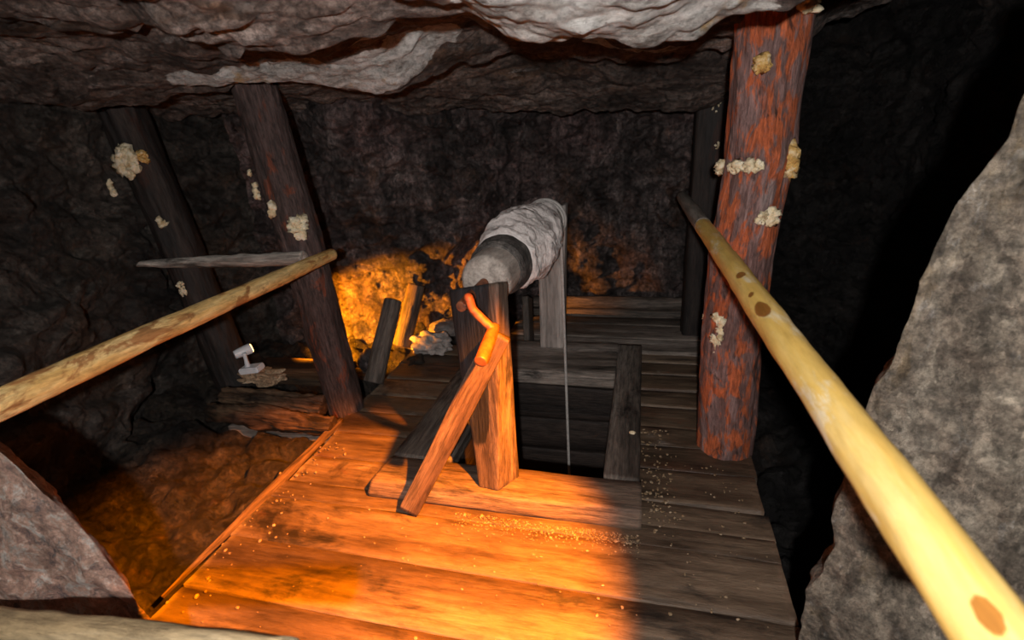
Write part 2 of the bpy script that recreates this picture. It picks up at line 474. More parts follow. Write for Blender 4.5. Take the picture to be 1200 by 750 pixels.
M['stainpole'] = wood_mat('stained yellow pole', [(.3, (.36, .18, .05)), (.46, (.66, .4, .13)), (.6, (.8, .58, .26)), (.75, (.88, .76, .5))], scale=10, stretch=.14,
                          patch=(.30, .12, .035), patchlow=.53, patchscale=11, dark=(.05, .035, .025), darklow=.63, fine=.3, bump=.25)
M['splitrail'] = wood_mat('grey split rail', [(.3, (.12, .1, .085)), (.46, (.55, .49, .43)), (.6, (.82, .76, .68)), (.75, (.9, .86, .8))], scale=8, stretch=.08,
                          dark=(.03, .022, .018), darklow=.54, patchscale=5)
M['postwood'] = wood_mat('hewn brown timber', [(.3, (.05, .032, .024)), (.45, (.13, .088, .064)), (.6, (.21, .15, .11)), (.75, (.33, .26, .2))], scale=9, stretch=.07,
                         dark=(.03, .024, .021), darklow=.575, patchscale=4, pale=(.36, .27, .19), palelow=.63, shade_stain=(.036, .035, .038))  # near-black tone is the shade painted on the windlass front post
M['prop'] = wood_mat('brown plank', [(.3, (.045, .026, .018)), (.48, (.13, .08, .055)), (.62, (.19, .125, .088)), (.75, (.28, .21, .16))], scale=9, stretch=.06, dark=(.06, .045, .038), darklow=.62)
M['reardpost'] = wood_mat('grey smooth timber', [(.3, (.28, .24, .215)), (.5, (.46, .4, .365)), (.7, (.6, .54, .5))], scale=8, stretch=.05, fine=.35)
M['drum'] = wood_mat('grey drum wood', [(.3, (.2, .165, .14)), (.5, (.46, .39, .34)), (.7, (.62, .55, .49))], scale=8, stretch=.2, fine=.25, dark=(.06, .052, .048), darklow=.6, patchscale=6)
M['drumdark'] = wood_mat('dark wrapped band', [(.3, (.03, .026, .024)), (.5, (.10, .088, .08)), (.7, (.24, .21, .19))], scale=14, stretch=.8)
M['winding'] = crust_mat('pale crusted rope winding', (.5, .44, .42), (.74, .67, .64), (.85, .8, .77), 22, .9)
M['hoop'] = plain_mat('grey hoop', (.55, .51, .48), .6)
M['cable'] = plain_mat('grey cable', (.5, .46, .43), .7)
M['rust'] = plain_mat('rusty iron', (.24, .075, .03), .6, .2, 40, .4, (.09, .032, .018))
M['rusthandle'] = plain_mat('polished rusty grip', (.30, .075, .02), .5, .1, 30, .3, (.14, .035, .012))
M['white'] = plain_mat('white lamp plastic', (.78, .79, .82), .4, 0, 20, .03, (.7, .71, .74))
M['lens'] = None
mm = NT('warm lamp lens'); e = mm.n('ShaderNodeEmission'); e.inputs[0].default_value = (1, .55, .18, 1); e.inputs[1].default_value = 6
mm.l(e.outputs[0], mm.out.inputs[0]); M['lens'] = mm.m
M['block'] = wood_mat('pale chipped block', [(.3, (.35, .2, .11)), (.55, (.6, .42, .27)), (.75, (.75, .62, .46))], scale=9, stretch=.2)
M['chips'] = crust_mat('pale wood chips', (.12, .075, .04), (.24, .16, .09), (.42, .33, .24), 40, .3)
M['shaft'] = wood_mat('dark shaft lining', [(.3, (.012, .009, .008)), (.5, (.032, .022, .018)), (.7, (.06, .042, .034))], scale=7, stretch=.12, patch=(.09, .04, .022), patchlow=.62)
M['nearbar'] = wood_mat('weathered tan bar', [(.3, (.3, .2, .1)), (.5, (.55, .4, .22)), (.7, (.72, .58, .38))], scale=6, stretch=.1, fine=.35)

# ---------------------------------------------------------------- the rock shell
def displaced(P, amps, s_):
    nu, nv = P.shape[:2]
    N = grid_normals(P).reshape(-1, 3); p = P.reshape(-1, 3)
    d = np.zeros(len(p))
    for (sc, am, k, aniso) in amps:
        q = p / sc * np.asarray(aniso)
        q = q + .25 * np.stack([vnoise(q * .9 + 5, s_ + 70), vnoise(q * .9 + 15, s_ + 71), vnoise(q * .9 + 25, s_ + 72)], 1)
        d += am * facets(q, s_ + int(sc * 1000), k)
    d += .012 * fbm(p * 9, s_ + 3, 4)
    return p + N * d[:, None]

def smooth_poly(pts, n):
    pts = np.asarray(pts, float)
    L = np.concatenate([[0], np.cumsum(np.linalg.norm(np.diff(pts[:, :2], axis=0), axis=1))])
    t = np.linspace(0, L[-1], n)
    C = np.stack([np.interp(t, L, pts[:, k]) for k in range(pts.shape[1])], 1)
    w = max(2, n // 40)
    for _ in range(3):
        K = np.pad(C, ((w, w), (0, 0)), mode='edge')
        C2 = np.stack([np.convolve(K[:, k], np.ones(2 * w + 1) / (2 * w + 1), 'valid') for k in range(C.shape[1])], 1)
        C2[0] = C[0]; C2[-1] = C[-1]; C = C2
    return C

def wall(name, pts, z0, z1, mat, n=(260, 170), lean=None, amps=None, s_=1):
    """pts run so that the room lies to the left of the walking direction reversed"""
    C = smooth_poly([(x, y) for x, y in pts], n[0])
    z = np.linspace(z0, z1, n[1])
    P = np.zeros((n[0], n[1], 3))
    P[..., 0] = C[:, 0][:, None]; P[..., 1] = C[:, 1][:, None]; P[..., 2] = z[None]
    if lean is not None: P = lean(P)
    amps = amps or [(.62, .13, 12, (1, 1, 1)), (.26, .07, 14, (1, 1, 1.4)), (.11, .03, 14, (1, 1, 1.4)), (.05, .010, 12, (1, 1, 1.2))]
    v = displaced(P, amps, s_)
    o = link(name, v, grid_faces(*n), mat)
    return tag(o, kind='structure')

def lean_back(P):
    # the left third of the back wall bulges forward towards its top
    x = P[..., 0]; z = P[..., 2]
    P[..., 1] -= np.clip(z - .6, 0, 2) * .10 + .25 * np.exp(-((x + 1.9) / .35) ** 2) * np.clip(z - .5, 0, 1.2)
    return P
wall('wall_back', [(-2.75, 3.2), (-2.3, 3.35), (-1.85, 3.5), (-1.4, 3.75), (-.9, 4.22), (0, 4.32), (.55, 4.3), (.95, 4.3)], -.5, 2.4, M['wall'], (560, 330), lean_back, s_=3)
def lean_left(P):
    z = P[..., 2]; P[..., 0] -= 0.12 * np.clip(z, 0, 2) - .1
    return P
wall('wall_left', [(-2.35, -.4), (-2.6, .6), (-2.72, 1.4), (-2.95, 2.2), (-3.0, 2.8), (-2.7, 3.3), (-2.3, 3.45)], -.5, 2.4, M['wall_l'], (460, 290), lean_left, s_=5)
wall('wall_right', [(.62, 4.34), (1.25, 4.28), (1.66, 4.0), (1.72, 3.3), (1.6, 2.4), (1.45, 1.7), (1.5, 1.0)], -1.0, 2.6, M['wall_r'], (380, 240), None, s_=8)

# ceiling: three overhanging layers running across the view, each ending in a lip
def lip(pix, y):
    return np.array([onY(px, py, yy) for (px, py), yy in zip(pix, y if hasattr(y, '__len__') else [y] * len(pix))])
L1 = lip([(-250, 20), (0, 38), (110, 44), (200, 40), (290, 58), (350, 50), (420, 35), (500, 22), (560, 14), (610, 38), (680, 43), (750, 40), (800, 32), (870, 14), (930, -6), (1000, -40), (1200, -120)],
         [1.55] * 17)
L2 = lip([(-250, 140), (0, 126), (100, 124), (200, 118), (290, 112), (335, 101), (410, 97), (480, 92), (540, 66), (610, 62), (690, 70), (770, 74), (860, 60), (930, 5), (1000, -40), (1200, -120)],
         [2.25, 2.25, 2.25, 2.28, 2.3, 2.3, 2.3, 2.35, 2.5, 2.7, 2.75, 2.75, 2.8, 2.8, 2.8, 2.8])
L3 = lip([(-250, 150), (0, 140), (150, 135), (300, 128), (400, 125), (500, 122), (600, 128), (700, 134), (800, 122), (880, 112), (960, 30), (1100, -20), (1250, -60)],
         [3.0] * 4 + [3.2, 3.4, 3.5, 3.5, 3.5, 3.5, 3.5, 3.5, 3.5])
def build_ceiling():
    nu = 760
    xs = np.linspace(-3.7, 2.3, nu)
    def at(Lp, k):
        o = np.argsort(Lp[:, 0]); return np.interp(xs, Lp[o, 0], Lp[o, k])
    prof = []
    wob = lambda s_, f_, a_: a_ * fbm(np.stack([xs * f_, 0 * xs, 0 * xs + s_], 1), s_, 4)
    y1 = at(L1, 1) + wob(1, 2.2, .05); z1 = at(L1, 2) + wob(2, 6, .006)
    y2 = at(L2, 1) + wob(3, 2.2, .05); z2 = at(L2, 2) + wob(4, 6, .006)
    y3 = at(L3, 1); z3 = at(L3, 2) + wob(5, 6, .008)
    z1 = np.maximum(z1, 1.5)
    keys = [(0 * xs - .7, z1 + .35, 30), (y1 - .55, z1 + .13, 60), (y1, z1, 12), (y1 + .05, z1 + .07, 70),
            (y2 - .25, z2 + .055, 40), (y2, z2, 14), (y2 + .08, z2 + .13, 60), (y3 - .2, z3 + .05, 30), (y3, z3, 12), (y3 + .08, z3 + .12, 30), (0 * xs + 4.7, np.maximum(z3 + .1, 1.8), 0)]
    rows = []
    for (ya, za, n), (yb, zb, _) in zip(keys[:-1], keys[1:]):
        for k in range(n):
            u = k / n; rows.append(np.stack([xs, ya + (yb - ya) * u, za + (zb - za) * u], 1))
    P = np.stack(rows, 1)
    nv = P.shape[1]
    p = P.reshape(-1, 3)
    ca, sa = math.cos(.22), math.sin(.22)
    q = np.stack([p[:, 0] * ca + p[:, 1] * sa, -p[:, 0] * sa + p[:, 1] * ca, p[:, 2]], 1)
    d = .055 * facets(q / np.array([.75, .3, .5]), 41, 13) + .036 * facets(q / np.array([.34, .12, .3]), 42, 14) + .016 * facets(q / np.array([.13, .055, .1]), 43, 14) + .006 * facets(q / np.array([.05, .025, .04]), 44, 12)
    d += .010 * fbm(p * 8, 9, 4)
    v = p + np.stack([0 * d, d * .35, d], 1)
    # quartz vein mask: real pale bands in the rock
    vein = np.zeros(len(p))
    def band(pa, pb, w, yv):
        a = onY(*pa, yv)[:2]; b = onY(*pb, yv)[:2]
        d_ = b - a; L_ = np.linalg.norm(d_); d_ = d_ / L_
        r = p[:, :2] - a; t_ = r @ d_; n_ = np.abs(r @ np.array([-d_[1], d_[0]]))
        e = np.clip(np.maximum(-t_, t_ - L_), 0, None)
        np.maximum(vein, 1.15 * np.exp(-((n_ / w) ** 4 + (e / .08) ** 2)), out=vein)
    band((575, 20), (880, 5), .24, 1.42)
    band((345, 82), (520, 68), .13, 2.2)
    band((225, 100), (330, 80), .10, 2.15)
    band((340, 62), (430, 52), .06, 1.9)
    band((700, 68), (780, 68), .04, 2.6)
    o = link('ceiling', v, grid_faces(nu, nv), M['ceil'], attrs={'vein': vein})
    tag(o, kind='structure')
build_ceiling()

def ground(name, x0, x1, y0, y1, fn, mat, n=(170, 260), s_=2):
    X, Y_ = np.meshgrid(np.linspace(x0, x1, n[0]), np.linspace(y0, y1, n[1]), indexing='ij')
    P = np.stack([X, Y_, fn(X, Y_)], -1); p = P.reshape(-1, 3)
    d = .09 * facets(p / .35, s_, 10) + .075 * facets(p / .15, s_ + 1, 13) + .018 * facets(p / .06, s_ + 2, 12) + .01 * fbm(p * 12, s_, 4)
    k = fn.damp(p) if hasattr(fn, 'damp') else 1
    p = p + np.stack([0 * d, 0 * d, d * k], 1)
    return tag(link(name, p, grid_faces(*n), mat), kind='structure')
gl = lambda X, Y_: -.14 + .11 * np.clip(-1.75 - X, 0, 1.2) ** 1.0 * 1.6 + np.clip(Y_ - 2.6, 0, .8) * .06 - .06 * (Y_ < .9)
ground('ground', -3.2, -1.3, -.2, 3.8, gl, M['ground'])
gr_ = lambda X, Y_: -.55 + .1 * np.sin(X * 4 + Y_ * 3)
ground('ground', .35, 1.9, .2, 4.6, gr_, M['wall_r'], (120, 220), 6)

# foreground rock on the right: a leaning prow, its left edge is the outline in the photograph
def prow(name, edge, d1, l1, d2, l2, mat, s_, amps, wig=.02, n=(150, 220)):
    E = np.asarray(edge, float)
    o = np.argsort(E[:, 2]); E = E[o]
    zz = np.linspace(E[0, 2], E[-1, 2], n[1])
    ex = np.interp(zz, E[:, 2], E[:, 0]); ey = np.interp(zz, E[:, 2], E[:, 1])
    w = fbm(np.stack([zz * 7, 0 * zz, 0 * zz + s_], 1), s_, 4) * wig
    u = np.concatenate([-np.linspace(1, 0, n[0] // 3)[:-1] ** 1.2, np.linspace(0, 1, n[0] - n[0] // 3 + 1) ** 1.1])
    P = np.zeros((len(u), n[1], 3))
    for i, uu in enumerate(u):
        if uu < 0: dx, dy = d2[0] * l2 * -uu, d2[1] * l2 * -uu
        else: dx, dy = d1[0] * l1 * uu, d1[1] * l1 * uu
        P[i, :, 0] = ex + w + dx; P[i, :, 1] = ey + dy; P[i, :, 2] = zz
    p = P.reshape(-1, 3); N = grid_normals(P).reshape(-1, 3)
    d = np.zeros(len(p))
    for sc, am, k in amps: d += am * facets(p / sc, s_ + int(sc * 999), k)
    d += .006 * fbm(p * 18, s_ + 9, 4)
    d *= 1 - .8 * np.exp(-(np.repeat(np.abs(u), n[1]) / .04) ** 2)
    return link(name, p + N * d[:, None], grid_faces(len(u), n[1]), mat)
edge = [onY(px, py, y) for px, py, y in [(1300, -60, 1.22), (1200, 117, 1.22), (1158, 185, 1.22), (1120, 238, 1.22), (1098, 290, 1.22), (1075, 340, 1.22), (1052, 400, 1.22), (1030, 445, 1.22),
        (1018, 480, 1.22), (1000, 520, 1.21), (985, 570, 1.2), (975, 603, 1.2), (979, 640, 1.19), (966, 672, 1.18), (946, 690, 1.17), (941, 730, 1.17), (938, 770, 1.17)]]
edge.append(edge[-1] + np.array([0, 0, -.6]))
o = prow('wall_front_right', edge, (.80, -.42), 1.3, (.55, .85), .8, M['near_r'], 21, [(.3, .035, 6), (.1, .016, 9), (.04, .008, 9)], wig=.012)
tag(o, 'rough grey rock face beside the pale pole at right', kind='structure')
edge = [onY(px, py, y) for px, py, y in [(-160, 420, .66), (-60, 488, .66), (0, 530, .66), (28, 556, .66), (60, 588, .66), (95, 622, .66), (132, 668, .66), (155, 700, .66), (182, 735, .66), (200, 770, .66), (230, 840, .66)]]
edge.append(edge[-1] + np.array([.05, 0, -.5]))
o = prow('wall_front_left', edge, (-.985, -.10), 1.1, (-.93, .36), .7, M['near_l'], 33, [(.25, .03, 6), (.08, .012, 8)], wig=.010)
tag(o, 'mottled pink and grey rock at lower left corner', kind='structure')

# ---------------------------------------------------------------- deck (floor)
def plank_box(x0, x1, y0, y1, z0, z1, nx=None, jit=.003):
    s_ = seed(); nx = nx or max(6, int((x1 - x0) / .03))
    prof = []
    bev = .003; ny = 6
    prof += [(y0, z0), (y0, z1 - bev), (y0 + bev, z1)]
    prof += [(y0 + bev + (y1 - y0 - 2 * bev) * k / ny, z1) for k in range(1, ny)]
    prof += [(y1 - bev, z1), (y1, z1 - bev), (y1, z0)]
    prof = np.array(prof); m = len(prof)
    xs = np.linspace(x0, x1, nx)
    V = np.zeros((nx, m, 3)); V[..., 0] = xs[:, None]; V[..., 1] = prof[:, 0]; V[..., 2] = prof[:, 1]
    dn = fbm(np.stack([V[..., 0] * 1.6, V[..., 1] * 14 + s_, V[..., 2] * 10], -1).reshape(-1, 3), s_, 3).reshape(nx, m)
    V[..., 2] += jit * dn; V[..., 1] += .003 * dn
    lc = np.stack([V[..., 1] + s_ * .77 % 30, V[..., 2] + s_ * .13 % 9, V[..., 0] + s_ * .29 % 20], -1)
    f = [tuple(q) for q in grid_faces(nx, m)] + [tuple(range(m))[::-1], tuple(range((nx - 1) * m, nx * m))]
    f += [tuple([i * m, (i + 1) * m, (i + 1) * m + m - 1, i * m + m - 1]) for i in range(nx - 1)]
    return V.reshape(-1, 3), f, lc.reshape(-1, 3)

class MB:
    def __init__(s): s.v = []; s.f = []; s.a = []; s.k = 0
    def add(s, v, f, lc=None):
        s.v.append(np.asarray(v)); s.f += [tuple(int(i) + s.k for i in q) for q in f]
        s.a.append(np.asarray(lc) if lc is not None else np.asarray(v)); s.k += len(v)
    def build(s, name, mat, parent=None, base=None, smooth=True):
        return link(name, np.vstack(s.v), s.f, mat, parent, base, smooth, {'lc': np.vstack(s.a)})

deck = MB(); rg = np.random.default_rng(5)
DX0, DX1 = -1.665, .512
y = .35
while y < 1.66:
    w = rg.uniform(.22, .3); y2 = min(y + w, 1.70)
    deck.add(*plank_box(DX0 + rg.uniform(-.012, .012), DX1 + rg.uniform(-.006, .006), y, y2 - .0012, -.045, rg.uniform(-.0015, 0)))
    y = y2
yl = y
while yl < 3.2:                                                    # left of the shaft
    w = rg.uniform(.16, .24)
    deck.add(*plank_box(DX0 + rg.uniform(-.02, .02), -1.0, yl, yl + w - .006, -.045, rg.uniform(-.010, 0)))
    yl += w
yr = y
while yr < 3.35:                                                   # right of the shaft
    w = rg.uniform(.15, .24)
    deck.add(*plank_box(-.08, DX1 + rg.uniform(-.012, .012), yr, yr + w - (.005 if yr < 2.5 else .03), -.045, rg.uniform(-.008, 0)))
    yr += w
tag(deck.build('floor', M['deck']), kind='structure')

# shaft lining below the opening
sh = MB()
hx0, hx1, hy0, hy1 = -.97, -.06, 1.80, 2.90
for k in range(7):
    za, zb = -.05 - k * .24, -.05 - k * .24 - .23
    for (a, b) in (((hx0, hy0), (hx1, hy0)), ((hx1, hy0), (hx1, hy1)), ((hx1, hy1), (hx0, hy1)), ((hx0, hy1), (hx0, hy0))):
        sh.add(*beam_mesh((*a, (za + zb) / 2), (*b, (za + zb) / 2), .05, za - zb, n=12))
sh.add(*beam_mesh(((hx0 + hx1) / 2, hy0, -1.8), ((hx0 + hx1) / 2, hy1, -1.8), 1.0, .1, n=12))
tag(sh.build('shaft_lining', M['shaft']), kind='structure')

# thin batten along the left deck edge
v, f, lc = beam_mesh((-1.684, 1.02, -.001), (-1.672, 2.22, .006), .022, .02, n=40)
o = link('deck_batten', v, f, M['cratebark'], base=(-1.675, 1.7, -.01), attrs={'lc': lc})
tag(o, 'thin wooden batten along the left edge of the plank deck', 'batten')

# ---------------------------------------------------------------- shaft frame
fr = thing('shaft_frame', 'worn timber curb frame around the dark square shaft opening', 'frame', (-.5, 2.3, 0))
v, f, lc = hewn_mesh([(-1.20, 1.655, -.005), (-1.155, 1.86, -.005), (-1.15, 1.86, .088), (-1.17, 1.67, .085)],
                     [(.020, 1.655, -.005), (.016, 1.855, -.005), (.016, 1.855, .092), (.022, 1.675, .088)], n=90, rnd=.14, chip=.008)
link('front_beam', v, f, M['postwood'], fr, attrs={'lc': lc})
v, f, lc = hewn_mesh([(-1.0, 2.82, -.01), (-1.0, 3.30, -.01), (-1.0, 3.30, .088), (-1.0, 2.84, .085)],
                     [(-.150, 2.82, -.01), (-.150, 3.30, -.01), (-.150, 3.30, .09), (-.150, 2.84, .088)], n=60, rnd=.08, chip=.008)
link('rear_beam', v, f, M['oldbeam'], fr, attrs={'lc': lc})
v, f, lc = beam_mesh((-.066, 1.862, .052), (-.075, 3.29, .052), .155, .07, n=70, rnd=.08, chip=.005)
link('side_plank', v, f, M['darkbeam'], fr, attrs={'lc': lc})
v, f, lc = beam_mesh((-1.0, 1.868, .052), (-1.0, 2.81, .052), .30, .07, n=60, rnd=.08, chip=.005)
link('side_plank', v, f, M['darkbeam'], fr, attrs={'lc': lc})

# ---------------------------------------------------------------- windlass
wl = thing('windlass', 'hand windlass with pale rope wound drum on timber posts over the shaft', 'windlass', (-.58, 2.4, .09))
def q(px, py, y): return onY(px, py, y)
bFL, bFR = q(561, 574, 1.70), q(584, 577, 1.69)
bRB = q(610, 568, 1.80)
for b in (bFL, bFR, bRB): b[2] = .082
bLB = np.array([-.64, 1.84, .082])
tFL, tFR, tRB = q(525, 340, 1.85), q(583, 331, 1.65), q(594, 330, 1.77)
tLB = np.array([tFL[0] + .10, 1.91, tFL[2]])
v, f, lc = hewn_mesh([bFL, bFR, bRB, bLB], [tFL, tFR, tRB, tLB], n=70, rnd=.07, chip=.006, rough=.003)
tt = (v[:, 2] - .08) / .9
bx = -.585 + .075 * np.clip(tt, 0, 1)                                # shade on the upper-left face, painted dark left of this line
post_shade = np.clip(.5 + (bx - .03 - v[:, 0]) / .06, 0, 1) * np.clip((tt - .12) / .25, 0, 1)
link('post', v, f, M['postwood'], wl, attrs={'lc': lc, 'shade_stain': post_shade})
pa = np.array([-.626, 1.70, .952]); pb = q(641, 256, 3.1)
ax = norm(pb - pa)
def axis(y): return pa + (pb - pa) * (y - pa[1]) / (pb[1] - pa[1])
# rear post
rb0 = q(634, 404, 3.2); rb1 = q(661, 407, 3.2)
rt0 = q(632, 285, 3.2); rt1 = q(664, 262, 3.2)
zt = 1.0
v, f, lc = hewn_mesh([(rb0[0], 3.17, .085), (rb1[0], 3.17, .085), (rb1[0], 3.29, .085), (rb0[0], 3.29, .085)],
                     [(rt0[0], 3.17, zt), (rt1[0], 3.17, zt + .06), (rt1[0], 3.29, zt + .06), (rt0[0], 3.29, zt)], n=60, rnd=.08, chip=.004, rough=.002)
link('post', v, f, M['reardpost'], wl, attrs={'lc': lc})
def lathe(ys, rs, seg=64, lump=.03, fine=.02, sc=5, bands=0, sag=0):
    s_ = seed(); n = 120
    yy = np.linspace(ys[0], ys[-1], n); rr = np.interp(yy, ys, rs)
    for _ in range(2): rr[1:-1] = (rr[:-2] + 2 * rr[1:-1] + rr[2:]) / 4
    a, b, d = frame(ax); th = np.linspace(0, 2 * math.pi, seg, endpoint=False)
    C = np.array([axis(y_) for y_ in yy])
    base = np.cos(th)[None, :, None] * a + np.sin(th)[None, :, None] * b
    P = C[:, None] + base * rr[:, None, None]
    dn = lump * fbm((P * sc).reshape(-1, 3), s_, 3).reshape(n, seg) + fine * fbm((P * sc * 6).reshape(-1, 3), s_ + 4, 3).reshape(n, seg)
    if bands: dn += bands * np.abs(np.sin((yy[:, None] * 60 + th[None] * .5)))
    P = P + base * (dn * rr[:, None])[..., None]
    v = P.reshape(-1, 3); f = []
    for i in range(n - 1):
        for j in range(seg):
            j2 = (j + 1) % seg; f.append((i * seg + j, (i + 1) * seg + j, (i + 1) * seg + j2, i * seg + j2))
    f += [tuple(range(seg)), tuple(range((n - 1) * seg, n * seg))[::-1]]
    lc = np.stack([np.cos(th)[None] * rr[:, None], np.sin(th)[None] * rr[:, None], yy[:, None] + 0 * th[None]], -1).reshape(-1, 3)
    return v, f, lc
v, f, lc = lathe([1.88, 1.9, 2.3, 3.0, 3.10, 3.11], [.085, .108, .112, .112, .112, .09], lump=.03, fine=.01)
link('drum', v, f, M['drum'], wl, attrs={'lc': lc})
v, f, lc = lathe([2.04, 2.06, 2.16, 2.18], [.112, .125, .13, .115], lump=.03, fine=.02, bands=.02)
link('dark_band', v, f, M['drumdark'], wl, attrs={'lc': lc})
v, f, lc = lathe([2.17, 2.19, 2.30, 2.45, 2.60, 2.72, 2.78, 2.95, 2.99], [.118, .148, .168, .188, .178, .16, .138, .128, .115], lump=.13, fine=.05, sc=8, bands=.008)
link('rope_winding', v, f, M['winding'], wl, attrs={'lc': lc})
# iron hoop near the far end
a_, b_, d_ = frame(ax)
def ringmesh(y, r, tr, seg=60, m=12):
    th = np.linspace(0, 2 * math.pi, seg, endpoint=False); ph = np.linspace(0, 2 * math.pi, m, endpoint=False)
    c = axis(y)
    V = c + (np.cos(th)[:, None, None] * a_ + np.sin(th)[:, None, None] * b_) * (r + tr * np.cos(ph))[None, :, None] + d_ * (tr * 1.3 * np.sin(ph))[None, :, None]
    f = [(i * m + j, ((i + 1) % seg) * m + j, ((i + 1) % seg) * m + (j + 1) % m, i * m + (j + 1) % m) for i in range(seg) for j in range(m)]
    return V.reshape(-1, 3), f
v, f = ringmesh(3.06, .121, .010); link('hoop', v, f, M['hoop'], wl)
v, f = ringmesh(3.015, .119, .008); link('hoop', v, f, M['hoop'], wl)
# axle pins through the posts
v, f, lc = tube_mesh([axis(1.62), axis(1.92)], .02, n=10); link('axle', v, f, M['rust'], wl)
v, f, lc = tube_mesh([axis(3.08), axis(3.32)], .03, n=10); link('axle', v, f, M['rust'], wl)
# hanging rope: over the drum's right side and down the shaft
top = q(657, 262, 2.93); bot_ = q(667, 552, 2.72); dd = bot_ - top
pr = axis(2.93); rt_ = a_ if a_[0] > 0 else -a_
up_ = np.array([0, 0, 1.0])
path = [pr + rt_ * .125 * math.cos(t_) + up_ * .125 * math.sin(t_) for t_ in np.linspace(1.6, .35, 7)] + [top, top + dd * .5, bot_, bot_ + dd * .6]
v, f, lc = tube_mesh(path, .0085, n=120); link('rope', v, f, M['cable'], wl)
# crank: arm bending off the axle, grip pointing back to the camera
c0 = axis(1.66); c1 = q(549, 348, 1.585); c2 = q(553, 362, 1.585); c3 = q(577, 386, 1.585)
cr = link('crank', *tube_mesh([c0, c0 * .4 + c1 * .6, c1, c2, c3, c3 + (c3 - c2) * .08], .0165, n=60)[:2], M['rust'], wl)
h0 = c3 + np.array([0, .02, 0]); h1 = q(563, 424, 1.42)
v, f, lc = tube_mesh([h0, h0 * .6 + h1 * .4, h1], [.0195, .022, .0215], seg=20, n=30)
link('handle', v, f, M['rusthandle'], cr)

# board propped against the crank
p0 = (onZ(469, 600) + onZ(492, 606)) / 2; p0[2] = .02
p1 = q(586, 392, 1.645)
d = norm(p1 - p0); wv = norm(np.cross(d, np.array([0, 1.0, 0]) - d * d[1])); tv = np.cross(wv, d)
W, T = .088, .026
def rect(c, s0=0, s1=0): return [c - wv * W / 2 - tv * T / 2 + d * s0, c + wv * W / 2 - tv * T / 2 + d * s1, c + wv * W / 2 + tv * T / 2 + d * s1, c - wv * W / 2 + tv * T / 2 + d * s0]
v, f, lc = hewn_mesh(rect(p0), rect(p1, .0, .0), n=70, rnd=.05, chip=.004, rough=.0025)
o = link('prop_board', v, f, M['prop'], base=p0 * np.array([1, 1, 0]), attrs={'lc': lc})
tag(o, 'brown plank leaning up against the windlass crank in front of its post', 'plank')

# ---------------------------------------------------------------- upright timbers
def fung(parent, px, py, y, nrm, size, n, r=(.010, .022), mat='fungus', tang=(0, 0, 1), squash=.6, at=None):
    c = at if at is not None else onY(px, py, y)
    v, f = blob_cluster(c, nrm, size, n, r, tang, squash)
    o = link('fungus', v, f, M[mat], parent)
    o['label'] = 'cream fungus crust' if mat == 'fungus' else 'ochre fungus crust'
    return o
def on_log(px, py, path, r):
    """where a pixel's ray first meets a round timber; returns point and outward normal"""
    dr = norm(ray(px, py)); best = None
    P0, P1 = np.asarray(path[0], float), np.asarray(path[-1], float); u = norm(P1 - P0)
    w0 = O - P0; dp = dr - u * dr.dot(u); wp = w0 - u * w0.dot(u)
    A = dp.dot(dp); B = 2 * dp.dot(wp); C = wp.dot(wp) - r * r; D = B * B - 4 * A * C
    t = (-B - math.sqrt(D)) / (2 * A) if D > 0 else -B / (2 * A)
    p = O + dr * t; n = p - P0 - u * (p - P0).dot(u)
    return p, norm(n)
def fung_on(parent, px, py, path, r, size, n, rr=(.010, .022), mat='fungus', squash=.6):
    p, nn = on_log(px, py, path, r)
    return fung(parent, 0, 0, 0, nn, size, n, rr, mat, norm(np.asarray(path[-1]) - np.asarray(path[0])), squash, at=p)

rp0 = np.array([.415, 2.305, -.02]); rp1 = np.array([.425, 2.33, 2.12])
rpath = [rp0, (.40, 2.31, .45), (.395, 2.315, .95), (.43, 2.325, 1.35), (.432, 2.33, 1.75), rp1]
rp = thing('log_post', 'thick round log prop with red flaking bark at right of the deck', 'post', rp0 * np.array([1, 1, 0]))
v, f, lc = log_mesh(rpath, [.125, .132, .128, .126, .13, .135], rings=200, seg=72, rough=.05, ridge=.05, knots=[(1.38, .3, .1, .03), (1.38, -1.2, .07, .02)])
link('trunk', v, f, M['redbark'], rp, attrs={'lc': lc})
rl = [rp0 + np.array([0, 0, 0]), rp1]
fung_on(rp, 893, 74, rl, .135, (.03, .022), 8, (.012, .024), 'fungus_o')
fung_on(rp, 866, 196, rl, .125, (.012, .045), 8, (.012, .02))
fung_on(rp, 884, 194, rl, .132, (.016, .03), 7, (.012, .02))
fung_on(rp, 846, 198, rl, .115, (.03, .012), 6, (.010, .016), squash=1)
fung_on(rp, 897, 254, rl, .130, (.03, .035), 9, (.012, .022))
fung_on(rp, 925, 188, rl, .125, (.055, .016), 9, (.016, .028), 'fungus_o', squash=1)
fung_on(rp, 843, 388, rl, .130, (.09, .016), 16, (.012, .024), squash=.9)
fung_on(rp, 832, 371, rl, .118, (.015, .018), 5, (.012, .018), squash=1)
fung_on(rp, 905, 3, rl, .135, (.02, .04), 6, (.012, .024))
fung_on(rp, 946, 3, rl, .135, (.02, .035), 6, (.014, .026), squash=1)

